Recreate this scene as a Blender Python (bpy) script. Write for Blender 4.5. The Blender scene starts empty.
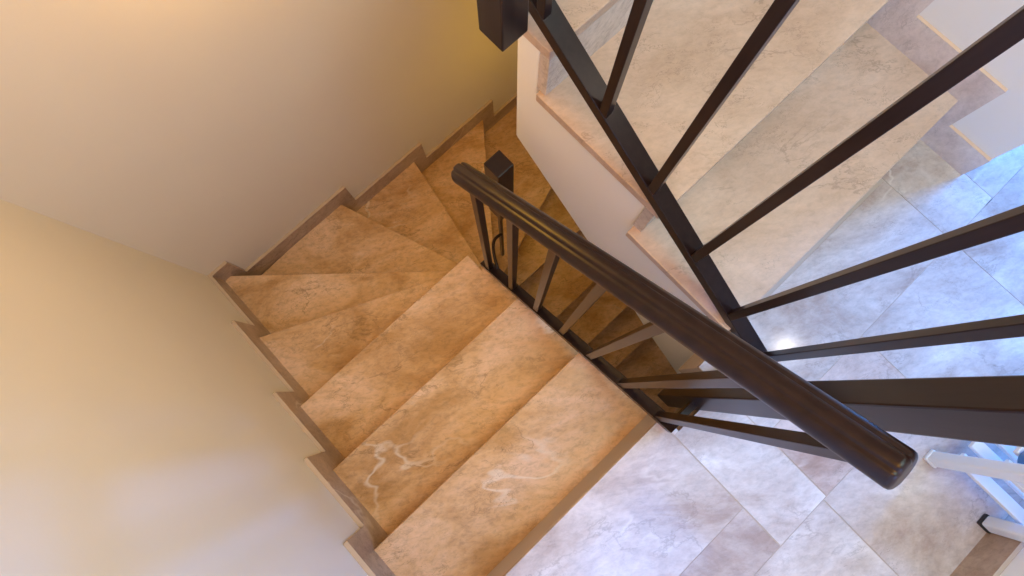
import bpy, bmesh, math, random
from mathutils import Vector, Matrix
random.seed(7)
C = bpy.context.scene.collection
H = 0.18                     # riser height

# ------------------------------------------------------------------ helpers
def tag(o, label=None, cat=None, group=None, kind=None):
    if label: o['label'] = label
    if cat: o['category'] = cat
    if group: o['group'] = group
    if kind: o['kind'] = kind
    return o

def empty(name, loc=(0, 0, 0)):
    o = bpy.data.objects.new(name, None)
    o.location = loc
    o.empty_display_size = 0.1
    C.objects.link(o)
    return o

def obj(name, bm, mat, parent=None, smooth=False, bevel=0.0, seg=2):
    bmesh.ops.recalc_face_normals(bm, faces=bm.faces)
    if bevel:
        es = [e for e in bm.edges if len(e.link_faces) == 2 and e.calc_face_angle(0) > 0.6]
        bmesh.ops.bevel(bm, geom=es, offset=bevel, segments=seg, profile=0.6, affect='EDGES', clamp_overlap=True)
    me = bpy.data.meshes.new(name)
    # put the object's origin at the middle of its geometry
    cs = [v.co.copy() for v in bm.verts]
    lo = Vector((min(c[i] for c in cs) for i in range(3)))
    hi = Vector((max(c[i] for c in cs) for i in range(3)))
    mid = (lo + hi) / 2
    mid.z = lo.z
    for v in bm.verts: v.co -= mid
    bm.to_mesh(me); bm.free()
    if smooth:
        for p in me.polygons: p.use_smooth = True
    me.materials.append(mat)
    o = bpy.data.objects.new(name, me)
    C.objects.link(o)
    o.location = mid
    if parent is not None:
        o.parent = parent
        o.location = mid - Vector(parent.location)
    return o

def prism(bm, poly, z0, z1):
    b = [bm.verts.new((x, y, z0)) for x, y in poly]
    t = [bm.verts.new((x, y, z1)) for x, y in poly]
    n = len(poly)
    fs = [bm.faces.new(t), bm.faces.new(list(reversed(b)))]
    for i in range(n):
        fs.append(bm.faces.new((b[i], b[(i+1) % n], t[(i+1) % n], t[i])))
    return fs

def prism_yz(bm, poly, x0, x1):
    b = [bm.verts.new((x0, y, z)) for y, z in poly]
    t = [bm.verts.new((x1, y, z)) for y, z in poly]
    n = len(poly)
    bm.faces.new(t); bm.faces.new(list(reversed(b)))
    for i in range(n):
        bm.faces.new((b[i], b[(i+1) % n], t[(i+1) % n], t[i]))

def box(bm, x0, x1, y0, y1, z0, z1):
    return prism(bm, [(x0, y0), (x1, y0), (x1, y1), (x0, y1)], z0, z1)

def loft(bm, rings, cap=True):
    vs = [[bm.verts.new(p) for p in r] for r in rings]
    n = len(vs[0])
    for a, b in zip(vs, vs[1:]):
        for i in range(n):
            bm.faces.new((a[i], a[(i+1) % n], b[(i+1) % n], b[i]))
    if cap:
        bm.faces.new(list(reversed(vs[0]))); bm.faces.new(vs[-1])

def new(): return bmesh.new()

# ------------------------------------------------------------------ materials
def mat_base(name):
    m = bpy.data.materials.new(name); m.use_nodes = True
    nt = m.node_tree
    return m, nt, nt.nodes['Principled BSDF']

def N(nt, t, **kw):
    n = nt.nodes.new(t)
    for k, v in kw.items():
        if hasattr(n, k): setattr(n, k, v)
    return n

def ramp(nt, src, stops):
    r = N(nt, 'ShaderNodeValToRGB')
    el = r.color_ramp.elements
    while len(el) < len(stops): el.new(0.5)
    for e, (p, c) in zip(el, stops):
        e.position = p
        e.color = (c, c, c, 1) if isinstance(c, (int, float)) else (*c, 1)
    nt.links.new(src, r.inputs[0])
    return r.outputs[0]

def mixc(nt, fac, a, b, mode='MIX'):
    m = N(nt, 'ShaderNodeMix'); m.data_type = 'RGBA'; m.blend_type = mode
    for v, i in ((fac, 0), (a, 6), (b, 7)):
        if hasattr(v, 'node'): nt.links.new(v, m.inputs[i])
        elif isinstance(v, (int, float)): m.inputs[i].default_value = v
        else: m.inputs[i].default_value = (*v, 1)
    return m.outputs[2]

def noise(nt, vec, scale, detail=5, rough=0.55, dist=0.0):
    n = N(nt, 'ShaderNodeTexNoise')
    n.inputs['Scale'].default_value = scale
    n.inputs['Detail'].default_value = detail
    n.inputs['Roughness'].default_value = rough
    n.inputs['Distortion'].default_value = dist
    nt.links.new(vec, n.inputs['Vector'])
    return n.outputs['Fac']

def marble(name, light, mid, dark, vein=(0.85, 0.80, 0.74), grain=0.70, rough=0.36, cracks=0.75, veins=0.55):
    m, nt, p = mat_base(name)
    tc = N(nt, 'ShaderNodeTexCoord')
    oi = N(nt, 'ShaderNodeObjectInfo')
    at = N(nt, 'ShaderNodeAttribute'); at.attribute_name = 'tile'
    add = N(nt, 'ShaderNodeVectorMath'); add.operation = 'ADD'
    mul = N(nt, 'ShaderNodeVectorMath'); mul.operation = 'SCALE'; mul.inputs['Scale'].default_value = 9.0
    nt.links.new(at.outputs['Vector'], mul.inputs[0])
    nt.links.new(tc.outputs['Object'], add.inputs[0]); nt.links.new(mul.outputs[0], add.inputs[1])
    com = N(nt, 'ShaderNodeCombineXYZ')
    sc = N(nt, 'ShaderNodeMath'); sc.operation = 'MULTIPLY'; sc.inputs[1].default_value = 23.0
    nt.links.new(oi.outputs['Random'], sc.inputs[0])
    for i in range(3): nt.links.new(sc.outputs[0], com.inputs[i])
    add2 = N(nt, 'ShaderNodeVectorMath'); add2.operation = 'ADD'
    nt.links.new(add.outputs[0], add2.inputs[0]); nt.links.new(com.outputs[0], add2.inputs[1])
    rot = N(nt, 'ShaderNodeMapping'); rot.inputs['Rotation'].default_value = (0.2, 0.3, 0.5)
    nt.links.new(add2.outputs[0], rot.inputs['Vector'])
    v = rot.outputs[0]
    # stretched coordinates: streaky stone
    st = N(nt, 'ShaderNodeMapping'); st.inputs['Scale'].default_value = (1.0, 2.0, 1.5)
    nt.links.new(v, st.inputs['Vector']); vs = st.outputs[0]
    cloud = noise(nt, vs, 2.6, 9, 0.66, 0.5)
    fine = noise(nt, vs, 34, 8, 0.75, 0.4)
    base = ramp(nt, cloud, [(0.36, dark), (0.50, mid), (0.63, light)])
    fr = ramp(nt, fine, [(0.32, grain), (0.52, 1.0), (0.72, 1.10)])
    base = mixc(nt, 1.0, base, fr, 'MULTIPLY')
    # pale veins: narrow band around the middle of a warped noise
    vn = noise(nt, vs, 1.7, 4, 0.5, 0.25)
    band = ramp(nt, vn, [(0.488, 0.0), (0.499, 1.0), (0.502, 1.0), (0.514, 0.0)])
    msk = ramp(nt, noise(nt, v, 3.0, 2, 0.5), [(0.53, 0.0), (0.68, 1.0)])
    bm_ = mixc(nt, 1.0, band, msk, 'MULTIPLY')
    bm2 = mixc(nt, 1.0, bm_, (veins, veins, veins), 'MULTIPLY')
    base = mixc(nt, bm2, base, vein)
    # short brown cracks
    cn = noise(nt, vs, 9.0, 6, 0.7, 0.5)
    cb = ramp(nt, cn, [(0.493, 0.0), (0.4985, 1.0), (0.5015, 1.0), (0.507, 0.0)])
    cm = ramp(nt, noise(nt, v, 7.0, 2, 0.5), [(0.50, 0.0), (0.62, 1.0)])
    cc = mixc(nt, 1.0, cb, cm, 'MULTIPLY')
    cc = mixc(nt, 1.0, cc, (cracks,) * 3, 'MULTIPLY')
    base = mixc(nt, cc, base, tuple(c * 0.33 for c in dark))
    # longer thin brown veins
    sh = N(nt, 'ShaderNodeVectorMath'); sh.operation = 'ADD'; sh.inputs[1].default_value = (3.7, 1.9, 5.3)
    nt.links.new(vs, sh.inputs[0])
    lb = ramp(nt, noise(nt, sh.outputs[0], 2.6, 7, 0.62, 0.35), [(0.490, 0.0), (0.4985, 1.0), (0.502, 1.0), (0.511, 0.0)])
    lm = ramp(nt, noise(nt, sh.outputs[0], 3.3, 2, 0.5), [(0.47, 0.0), (0.58, 1.0)])
    lv = mixc(nt, 1.0, mixc(nt, 1.0, lb, lm, 'MULTIPLY'), (cracks * .8,) * 3, 'MULTIPLY')
    base = mixc(nt, lv, base, tuple(c * 0.5 for c in dark))
    tn = N(nt, 'ShaderNodeAttribute'); tn.attribute_name = 'tone'
    use = N(nt, 'ShaderNodeMath'); use.operation = 'GREATER_THAN'; use.inputs[1].default_value = 0.01
    nt.links.new(tn.outputs['Fac'], use.inputs[0])
    base = mixc(nt, use.outputs[0], base, mixc(nt, 1.0, base, tn.outputs['Color'], 'MULTIPLY'))
    # slab to slab tone
    tone = ramp(nt, oi.outputs['Random'], [(0.0, 0.93), (1.0, 1.06)])
    base = mixc(nt, 1.0, base, tone, 'MULTIPLY')
    nt.links.new(base, p.inputs['Base Color'])
    p.inputs['Roughness'].default_value = rough
    p.inputs['IOR'].default_value = 1.5
    return m

def paint(name, col, rough=0.8, var=0.03, scale=4.0, bump=0.0, bscale=150):
    m, nt, p = mat_base(name)
    tc = N(nt, 'ShaderNodeTexCoord')
    f = noise(nt, tc.outputs['Object'], scale, 4, 0.5)
    lo = tuple(c * (1 - var) for c in col); hi = tuple(min(1, c * (1 + var)) for c in col)
    nt.links.new(ramp(nt, f, [(0.3, lo), (0.7, hi)]), p.inputs['Base Color'])
    p.inputs['Roughness'].default_value = rough
    if bump:
        b = N(nt, 'ShaderNodeBump'); b.inputs['Strength'].default_value = bump
        b.inputs['Distance'].default_value = 0.002
        nt.links.new(noise(nt, tc.outputs['Object'], bscale, 3, 0.6), b.inputs['Height'])
        nt.links.new(b.outputs[0], p.inputs['Normal'])
    return m

def wood(name, a, b_, rough=0.28):
    m, nt, p = mat_base(name)
    tc = N(nt, 'ShaderNodeTexCoord')
    mp = N(nt, 'ShaderNodeMapping'); mp.inputs['Scale'].default_value = (60, 60, 6)
    nt.links.new(tc.outputs['Object'], mp.inputs['Vector'])
    f = noise(nt, mp.outputs[0], 1.0, 5, 0.6, 0.4)
    nt.links.new(ramp(nt, f, [(0.3, a), (0.7, b_)]), p.inputs['Base Color'])
    p.inputs['Roughness'].default_value = rough
    p.inputs['Specular IOR Level'].default_value = 0.30
    bp = N(nt, 'ShaderNodeBump'); bp.inputs['Strength'].default_value = 0.12; bp.inputs['Distance'].default_value = 0.001
    nt.links.new(f, bp.inputs['Height']); nt.links.new(bp.outputs[0], p.inputs['Normal'])
    return m

M = {}
M['marble_low'] = marble('brown_marble', (0.73, 0.51, 0.345), (0.63, 0.405, 0.225), (0.47, 0.265, 0.105))
M['marble_up'] = marble('cream_marble', (0.62, 0.475, 0.395), (0.57, 0.42, 0.335), (0.50, 0.355, 0.27), cracks=0.6, veins=0.3, rough=0.34, grain=0.86)
M['marble_floor'] = marble('grey_marble', (0.71, 0.65, 0.615), (0.57, 0.49, 0.445), (0.42, 0.32, 0.27), rough=0.14, grain=0.84, cracks=0.4)
M['marble_edge'] = marble('skirting_marble', (0.50, 0.38, 0.29), (0.42, 0.30, 0.22), (0.33, 0.23, 0.16), rough=0.3)
M['riser_up'] = marble('riser_marble', (0.70, 0.62, 0.58), (0.62, 0.54, 0.50), (0.52, 0.43, 0.39), rough=0.25)
M['wall'] = paint('cream_plaster', (0.76, 0.69, 0.585), 0.85, 0.015, 3.0, 0.15, 220)
M['white'] = paint('white_plaster', (0.86, 0.85, 0.84), 0.85, 0.01, 3.0, 0.1, 220)
M['pale'] = paint('pale_plaster', (0.87, 0.84, 0.81), 0.85, 0.01, 3.0, 0.1, 220)
M['grout'] = paint('grout', (0.50, 0.41, 0.34), 0.9)
M['dark'] = wood('dark_brown_paint', (0.015, 0.0075, 0.007), (0.026, 0.014, 0.012), 0.28)
M['rail'] = wood('dark_polished_wood', (0.015, 0.0065, 0.006), (0.027, 0.0125, 0.011), 0.30)
M['rack'] = paint('white_lacquer', (0.80, 0.82, 0.82), 0.35, 0.02)
M['rubber'] = paint('black_rubber', (0.02, 0.02, 0.02), 0.6)
M['blue'] = paint('blue_plastic', (0.02, 0.16, 0.42), 0.3)
M['beige'] = paint('beige_card', (0.75, 0.60, 0.45), 0.6)

# ------------------------------------------------------------------ stair lines (outer point, inner point)
YM, W = 1.556, 0.85
XR = 2.03
nos = {0: ((0, -.025), (W, -.025)), 1: ((0, .25), (W, .25)), 2: ((0, .5253), (W, .5253)), 3: ((0, .8005), (W, .8005)),
       4: ((0, 1.176), (.862, .787)), 5: ((.033, YM), (.874, .800)), 6: ((.622, YM), (.886, .812)),
       7: ((1.067, YM), (.934, .822)), 8: ((1.563, YM), (.987, .828)), 9: ((XR, 1.153), (1.035, .822)),
       10: ((XR, .732), (1.05, .732)), 11: ((XR, .444), (1.05, .444)), 12: ((XR, .178), (1.05, .178)), 13: ((XR, -.075), (1.05, -.075)),
       14: ((XR, -.35), (1.05, -.35))}
corners = {5: [(0, YM)], 9: [(XR, YM)]}

def shifted(k, d):
    (ox, oy), (ix, iy) = nos[k]
    t = Vector((ix - ox, iy - oy)).normalized()
    n = Vector((t.y, -t.x))          # points back up the flight
    if k <= 5 and n.y > 0: n = -n
    if k in (6, 7, 8) and n.x > 0: n = -n
    if k >= 9 and n.y < 0: n = -n
    return (ox + n.x * d, oy + n.y * d), (ix + n.x * d, iy + n.y * d)

low = empty('staircase', (0.45, 0.5, -0.9))
tag(low, 'brown marble winding staircase descending beside the cream walls below the landing', 'staircase')
TH, OV = 0.03, 0.016
for k in range(1, 15):
    bo, bi = shifted(k - 1, 0.035)
    poly = [bo, bi, nos[k][1], nos[k][0]] + corners.get(k, [])
    if k in (1, 2): poly = [(x + .03 if abs(x - W) < .001 else x, y) for x, y in poly]
    if k == 3: poly = [bo, (W + .03, bi[1]), (W + .03, .72), (W, .72), nos[k][1], nos[k][0]]
    # keep inside the walls
    poly = [(min(max(x, .001), XR - .001), min(max(y, -1.2), YM - .001)) for x, y in poly]
    bm = new(); prism(bm, poly, -k * H - TH, -k * H)
    obj('tread', bm, M['marble_low'], low, bevel=0.003)
for k in range(0, 14):
    a = shifted(k, OV); b = shifted(k, OV + 0.02)
    cl = lambda p: (min(max(p[0], .001), XR - .001), min(p[1], YM - .001))
    if k < 3: a, b = (a[0], (a[1][0] + .026, a[1][1])), (b[0], (b[1][0] + .026, b[1][1]))
    bm = new(); prism(bm, [cl(a[0]), cl(a[1]), cl(b[1]), cl(b[0])], -(k + 1) * H, -k * H - TH)
    obj('riser', bm, M['marble_low'], low)
# solid side of the straight run, seen from the well
bm = new()
prism_yz(bm, [(-.06, -.03), (-.046, -.03), (-.046, -.211), (.228, -.211), (.228, -.391), (.503, -.391), (.503, -.571), (.70, -.571), (.70, -.76), (-.06, -.42)], .70, .866)
tag(obj('stringer', bm, M['white'], low), 'white plastered side of the steps')

# ------------------------------------------------------------------ upper flight
up = empty('staircase', (1.6, .4, 0.0))
tag(up, 'pale cream marble steps climbing to the upper right above a white side wall', 'staircase')
XE = 1.113
ups = [(.045, .398, 1, 1.113), (.361, .768, 2, 1.132)]
for y0, y1, k, xe in ups:
    bm = new(); box(bm, xe, XR - .001, y0, y1, k * H - TH, k * H)
    obj('tread', bm, M['marble_up'], up, bevel=0.004)
bm = new(); prism(bm, [(1.14, .745), (XR - .001, .745), (XR - .001, 1.19), (1.14, .88)], 3 * H - TH, 3 * H)
obj('tread', bm, M['marble_up'], up, bevel=0.004)
bm = new(); prism(bm, [(XE, .85), (XR - .001, 1.16), (XR - .001, YM - .001), (1.62, YM - .001)], 4 * H - TH, 4 * H)
obj('tread', bm, M['marble_up'], up, bevel=0.004)
for y0, k in ((.058, 0), (.374, 1), (.749, 2)):
    bm = new(); box(bm, 1.138 + .007 * (k == 2), XR - .001, y0, y0 + .028, k * H, (k + 1) * H - TH)
    obj('riser', bm, M['riser_up'], up)
bm = new(); prism(bm, [(1.127, .871), (XR - .001, 1.181), (XR - .001, 1.21), (1.127, .90)], 3 * H, 4 * H - TH)
obj('riser', bm, M['riser_up'], up)
bm = new()
prism_yz(bm, [(-.16, -.74), (-.16, -.2), (.088, -.2), (.088, .15), (.40, .15), (.40, .33), (.775, .33), (.775, .51), (.852, .51), (.852, 0.0),
              (.679, -.125), (.252, -.435), (.135, -.535)], 1.146, XR - .001)
tag(obj('stringer', bm, M['pale'], up, bevel=0.012, seg=3), 'smooth white side and underside of the upper steps')
bm = new(); prism(bm, [(1.30, .853), (XR - .001, .853), (XR - .001, YM - .001), (1.70, YM - .001), (1.30, 1.0)], .30, .51)
obj('soffit', bm, M['white'], up)

# ------------------------------------------------------------------ landing floor
tile_rects = [(0, .8605, -.3345, -.025), (.8635, .8795, -.0805, -.025), (0, .8605, -.467, -.3365), (.8635, 1.0435, -.467, -.082), (1.0465, 1.84, -.251, .0), (1.0465, 1.44, -.467, -.253), (.30, 1.0305, -.83, -.469), (0, .298, -.83, -.469),
              (1.0335, 1.44, -.83, -.469), (1.842, 2.029, -.251, .06), (1.442, 1.84, -.62, -.253), (1.842, 2.35, -.53, -.253), (2.031, 2.35, -.251, -.147), (1.442, 1.84, -.83, -.622),
              (1.842, 2.35, -.83, -.532), (2.352, 3.2, -.83, -.147), (1.34, 1.9, -1.5, -.832), (1.902, 3.2, -1.5, -.832), (3.202, 4.8, -2.2, -.147), (2.0, 3.2, -2.2, -1.502)]
bm = new()
lay = bm.loops.layers.float_color.new('tile')
lay2 = bm.loops.layers.float_color.new('tone')
tones = {1: (1, .99, .99), 5: (.90, .80, .76), 7: (1.02, 1.0, 1.0), 3: (1.06, 1.06, 1.06), 2: (.93, .90, .90), 0: (1.0, .99, .99), 10: (.98, 1.0, 1.03)}
gf = []
for (x0, x1, y0, y1) in [(0, .880, -.83, -.027), (.880, 1.045, -.83, -.083), (1.045, 1.20, -.83, -.001), (1.20, 2.029, -.83, .059), (2.0, 4.8, -2.2, -.147), (1.34, 2.0, -1.5, -.83)]:
    gf += box(bm, x0, x1, y0, y1, -.20, -.0012)
gf = set(gf)
for ti, (x0, x1, y0, y1) in enumerate(tile_rects):
    c2 = (*tones.get(ti, (.97, .96, .96)), 1)
    c = (random.random(), random.random(), random.random(), 1)
    for f in box(bm, x0, x1, y0, y1, -.02, 0.0):
        for l in f.loops: l[lay] = c; l[lay2] = c2
for f in gf: f.material_index = 1
me = bpy.data.meshes.new('floor'); bm.normal_update(); bm.to_mesh(me); bm.free()
me.materials.append(M['marble_floor']); me.materials.append(M['grout'])
fl = bpy.data.objects.new('floor', me); C.objects.link(fl); tag(fl, kind='structure')
bm = new(); box(bm, -.0, 2.2, -1.5, YM, -2.66, -2.545)
tag(obj('floor_lower', bm, M['marble_low']), kind='structure')

# ------------------------------------------------------------------ walls
def wall(name, bm, m='wall'):
    return tag(obj(name, bm, M[m]), kind='structure')
ZT, ZB = 2.6, -2.66
bm = new(); box(bm, -.12, 0, -.95, YM + .12, ZB, ZT); wall('wall_left', bm)
bm = new(); box(bm, 0, XR + .3, YM, YM + .12, ZB, ZT); wall('wall_back', bm)
bm = new(); box(bm, XR, XR + .3, -.145, YM, -.2, ZT); box(bm, XR, XR + .3, -1.5, YM, ZB, -.2); wall('wall_right', bm, 'white')
bm = new(); box(bm, 0, 1.335, -.95, -.83, -.2, ZT); box(bm, 0, XR, -1.62, -1.5, ZB, -.2); wall('wall_front', bm, 'white')

# ------------------------------------------------------------------ stepped skirting
HS, EX, TK = .112, .072, .015
bm = new()
ys = [-.83, -.025 + EX, .25 + EX, .5253 + EX, .8005 + EX, 1.176 + EX, YM]
for k in range(0, 6):
    box(bm, .0005, TK, ys[k], ys[k + 1], -(k + 1) * H, -k * H + HS)
tag(obj('baseboard_left', bm, M['marble_edge']), kind='structure')
bm = new()
xs = [TK, .033 + EX * .9, .622 + EX, 1.067 + EX, 1.563 + EX, XR]
for i, k in enumerate(range(5, 10)):
    box(bm, xs[i], xs[i + 1], YM - TK, YM - .0005, -(k + 1) * H, -k * H + HS)
tag(obj('baseboard_back', bm, M['marble_edge']), kind='structure')
bm = new()
M['skirt_r'] = marble('lavender_skirting', (0.76, 0.69, 0.67), (0.68, 0.60, 0.58), (0.57, 0.48, 0.46), rough=0.3, veins=.2, cracks=.4, grain=.85)
M['edge_r'] = paint('orange_tile_edge', (0.72, 0.52, 0.38), 0.7)
M['edge_l'] = paint('beige_tile_edge', (0.52, 0.40, 0.29), 0.7)
box(bm, XR - .011, XR - .0005, -.145, .0, 0, .10)
box(bm, XR - .011, XR - .0005, .0, .286, .0, H + .104)
box(bm, XR - .011, XR - .0005, .286, .67, H, 2 * H + .108)
box(bm, XR - .011, XR - .0005, .67, 1.12, 2 * H, 3 * H + .108)
tag(obj('baseboard_right', bm, M['skirt_r']), kind='structure')
bm = new(); box(bm, .012, 1.335, -.8295, -.818, 0, .10)
tag(obj('baseboard_front', bm, M['marble_edge']), kind='structure')

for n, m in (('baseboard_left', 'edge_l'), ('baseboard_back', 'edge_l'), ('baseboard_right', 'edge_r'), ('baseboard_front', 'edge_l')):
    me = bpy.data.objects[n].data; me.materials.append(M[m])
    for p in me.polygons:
        if p.normal.z > .5: p.material_index = 1  # top faces coloured apart: orange-tan on the right, light beige elsewhere

# ------------------------------------------------------------------ railings
def rail_profile(r, groove=True):
    pts = []
    n = 72
    for i in range(n):
        a = 2 * math.pi * i / n
        rr = r
        if groove:
            for g in (math.radians(62), math.radians(118)):
                d = (a - g + math.pi) % (2 * math.pi) - math.pi
                rr -= r * 0.13 * math.exp(-(d / 0.09) ** 2)
        pts.append((rr * math.cos(a), rr * math.sin(a)))
    return pts

def handrail(bm, A, B, r):
    A, B = Vector(A), Vector(B)
    d = (B - A).normalized()
    side = d.cross(Vector((0, 0, 1))).normalized()
    upv = side.cross(d).normalized()
    prof = rail_profile(r)
    rings = []
    cap = [(0.0, .70), (.15, .85), (.45, .96), (1.0, 1.0)]
    L = (B - A).length; e = r * 0.30
    ts = [(e * c, s) for c, s in cap] + [(L * i / 10, 1.0) for i in range(1, 10)] + [(L - e * c, s) for c, s in reversed(cap)]
    for t, s in ts:
        rings.append([tuple(A + d * t + side * (x * s) + upv * (y * s)) for x, y in prof])
    loft(bm, rings)

def sqbar(bm, A, B, wx, h):
    """sloping bar in a plane of constant x: A, B = bottom centre line points"""
    (x, ya, za), (_, yb, zb) = A, B
    r = []
    for y, z in ((ya, za), (yb, zb)):
        r.append([(x - wx / 2, y, z), (x + wx / 2, y, z), (x + wx / 2, y, z + h), (x - wx / 2, y, z + h)])
    loft(bm, r)

lr = empty('railing', (.878, .35, -.25))
tag(lr, 'dark brown railing of the descending steps with a round handrail over square balusters', 'railing')
hA, hB = Vector((.878, .755, .335)), Vector((.878, -.050, .930))
bm = new(); handrail(bm, hA, hB, .0268)
obj('handrail', bm, M['rail'], lr, smooth=True)
def hz(y): t = (y - hA.y) / (hB.y - hA.y); return hA.z + (hB.z - hA.z) * t
bA, bB = (.868, .722, -.4735), (.868, -.055, .033)
def bz(y): t = (y - bA[1]) / (bB[1] - bA[1]); return bA[2] + (bB[2] - bA[2]) * t
RX = .865
BW, BH, BS = .034, .036, .020
bm = new(); sqbar(bm, bA, bB, BW, BH)
obj('bottom_bar', bm, M['dark'], lr, bevel=.002)
for y in (.685, .563, .445, .332, .223, .108, -.010):
    bm = new(); box(bm, RX - BS / 2, RX + BS / 2, y - BS / 2, y + BS / 2, bz(y) + BH - .008, hz(y) - .012)
    obj('baluster', bm, M['dark'], lr, bevel=.0015)
def newel(x, y, z0, z1, parent, NS=.059):
    bm = new(); box(bm, x - NS / 2, x + NS / 2, y - NS / 2, y + NS / 2, z0, z1)
    return obj('newel_post', bm, M['dark'], parent, bevel=.003)
newel(1.010, .772, -.25, .14, lr)
bm = new(); box(bm, .984, .996, .752, .764, -.80, -.25)
obj('support_rod', bm, M['dark'], lr)
# scrolled bracket at the foot of the bar
def tube(bm, pts, r, n=10):
    pts = [Vector(p) for p in pts]; rings = []
    for i, p in enumerate(pts):
        d = (pts[min(i + 1, len(pts) - 1)] - pts[max(i - 1, 0)]).normalized()
        s = d.cross(Vector((.3, .2, 1))).normalized(); u = s.cross(d)
        rings.append([tuple(p + s * r * math.cos(2 * math.pi * k / n) + u * r * math.sin(2 * math.pi * k / n)) for k in range(n)])
    loft(bm, rings)
bm = new()
tube(bm, [(.880 + .105 * t, .655 + .095 * t + .035 * math.sin(math.pi * t), -.40 - .04 * t) for t in [i / 10 for i in range(11)]], .006)
obj('scroll_bracket', bm, M['dark'], lr, smooth=True)

ur = empty('railing', (1.14, .4, .35))
tag(ur, 'dark railing of the climbing steps with slanted looking balusters on a flat bar', 'railing')
uA, uB = (1.146, .86, .668), (1.146, -.09, .083)
def uz(y): t = (y - uA[1]) / (uB[1] - uA[1]); return uA[2] + (uB[2] - uA[2]) * t
bm = new(); sqbar(bm, uA, uB, .043, .036)
obj('bottom_bar', bm, M['dark'], ur, bevel=.002)
for y in (.768, .580, .411, .240, .074, -.062):
    z0 = uz(y) + .03
    bm = new(); box(bm, 1.136 - BS / 2, 1.136 + BS / 2, y - BS / 2, y + BS / 2, z0, uz(y) + 1.02)
    obj('baluster', bm, M['dark'], ur, bevel=.0015)
bm = new(); handrail(bm, (1.149, .86, uz(.86) + 1.045), (1.149, -.09, uz(-.09) + 1.045), .0268)
obj('handrail', bm, M['rail'], ur, smooth=True)
newel(1.0235, .755, .716, 1.75, ur)
newel(.982, -.052, -.29, 1.30, ur, .051)
bm = new(); box(bm, .885, 1.16, -.064, -.044, .004, .030)
obj('landing_bar', bm, M['dark'], ur, bevel=.002)

# ------------------------------------------------------------------ white slatted rack on the landing
rk = empty('slatted_rack', (1.45, -.70, 0))
tag(rk, 'white slatted rack standing on the landing at the right edge', 'rack')
for (x, y) in ((1.325, -.598), (1.300, -.800), (1.60, -.598), (1.60, -.800)):
    bm = new(); box(bm, x - .016, x + .016, y - .016, y + .016, .012, .60)
    p = obj('post', bm, M['rack'], rk, bevel=.006, seg=3)
    bm = new(); box(bm, x - .018, x + .018, y - .018, y + .018, 0, .014)
    f = obj('foot', bm, M['rubber'] if x == 1.300 else M['rack'], None, bevel=.004)
    wl = f.location.copy(); f.parent = p; f.location = wl - Vector(rk.location) - p.location
for z in (.085, .215, .345, .475):
    for i in range(5):
        x = 1.338 + i * .055
        bm = new(); box(bm, x - .016, x + .016, -.805, -.592, z, z + .014)
        obj('slat', bm, M['rack'], rk, bevel=.003)
bm = new()
prof = [(0, .0), (.030, .0), (.034, .006), (.034, .09), (.028, .105), (.016, .112), (.016, .120), (0, .120)]
rings = []
for r, z in prof[1:-1]:
    rings.append([(1.378 + r * math.cos(2 * math.pi * i / 24), -.628 + r * math.sin(2 * math.pi * i / 24), .2302 + z) for i in range(24)])
loft(bm, rings)
bt = obj('bottle', bm, M['blue'], smooth=True)
tag(bt, 'small blue bottle standing on the white slatted rack', 'bottle')
bm = new(); rings = []
for r, z in ((.017, .110), (.018, .112), (.018, .13), (.015, .133)):
    rings.append([(1.378 + r * math.cos(2 * math.pi * i / 20), -.628 + r * math.sin(2 * math.pi * i / 20), .2302 + z) for i in range(20)])
loft(bm, rings)
cp = obj('cap', bm, M['beige'], None, smooth=True); wl = cp.location.copy(); cp.parent = bt; cp.location = wl - bt.location

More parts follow.
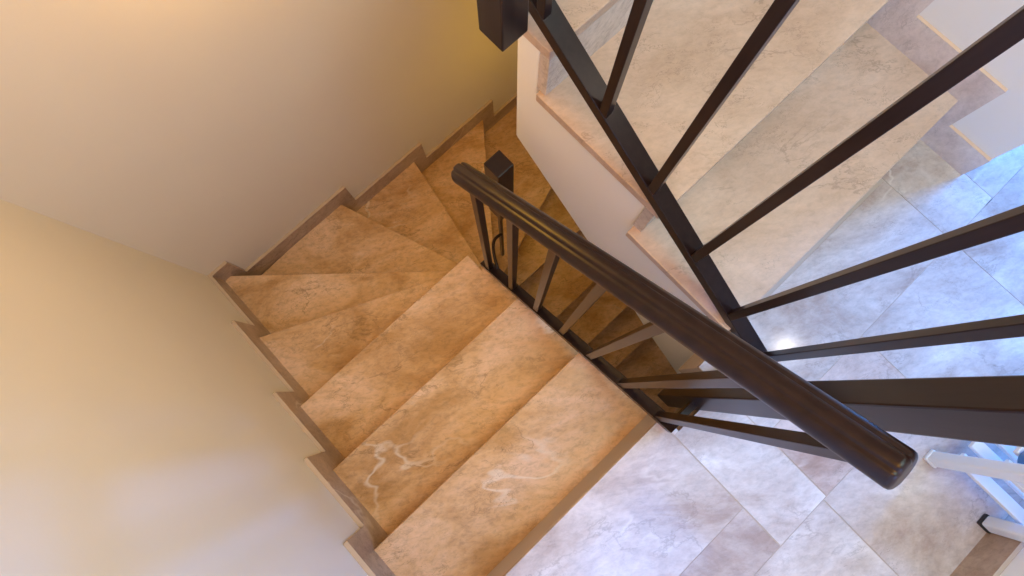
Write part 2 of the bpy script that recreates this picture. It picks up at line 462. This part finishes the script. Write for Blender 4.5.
# ------------------------------------------------------------------ light
def light(name, kind, loc, energy, col, size=.05, rot=None, sy=None):
    l = bpy.data.lights.new(name, kind); l.energy = energy; l.color = col
    if kind == 'AREA':
        l.shape = 'RECTANGLE'; l.size = size; l.size_y = sy or size
    else: l.shadow_soft_size = size
    o = bpy.data.objects.new(name, l); o.location = loc
    if rot: o.rotation_euler = rot
    C.objects.link(o); return o
light('wall_lamp', 'POINT', (.87, 1.32, .68), 6.8, (1.0, .52, .05), .10)
light('ceiling_lamp', 'POINT', (1.97, -.62, 1.75), 5.5, (1.0, .86, .70), .028)
light('lower_lamp', 'POINT', (1.72, 1.0, -.65), 3.0, (1.0, .58, .01), .15)
def aim(o, t):
    o.rotation_euler = (Vector(t) - Vector(o.location)).to_track_quat('-Z', 'Z').to_euler()
a = light('window_daylight', 'AREA', (4.0, -.60, .95), 225, (.0, .26, 1.0), .5, None, 1.0)
aim(a, (.0, .1, .35))
a = light('front_window_daylight', 'AREA', (.50, -.80, 1.25), 9, (.10, .34, 1.0), .6, None, .8)
aim(a, (.3, .2, .5))
a = light('landing_fill', 'AREA', (1.45, -.15, 2.5), 24, (.54, .86, .88), 1.0, None, .7)  # cool fill light added above the landing, no real opening there
aim(a, (1.1, 0, 0))
a = light('stair_fill', 'AREA', (.42, .30, 2.45), 21.5, (1.0, .47, .05), 1.0, None, .8)  # added warm fill over the flight, not a fitting of the stairwell
aim(a, (.5, .9, -.6))

w = bpy.data.worlds.new('World'); bpy.context.scene.world = w; w.use_nodes = True
bg = w.node_tree.nodes['Background']
bg.inputs[0].default_value = (1.0, .97, .97, 1); bg.inputs[1].default_value = .31

# ------------------------------------------------------------------ camera
cam = bpy.data.cameras.new('camera'); co = bpy.data.objects.new('camera', cam); C.objects.link(co)
f_px, tau, th = 560.0, 0.178181, 0.754377
c, s = math.cos(th), math.sin(th); ct, st_ = math.cos(tau), math.sin(tau)
X = Vector((c, -s, 0)); Y = Vector((ct * s, ct * c, st_)); Z = Vector((-st_ * s, -st_ * c, ct))
mw = Matrix((X, Y, Z)).transposed().to_4x4(); mw.translation = Vector((.626742, .311675, 1.568539))
co.matrix_world = mw
cam.sensor_width = 36; cam.lens = 36 * f_px / 1024; cam.clip_start = .01
bpy.context.scene.camera = co
vs = bpy.context.scene.view_settings
vs.view_transform = 'Standard'; vs.look = 'None'; vs.gamma = 1; vs.use_curve_mapping = False; vs.exposure = 0.0
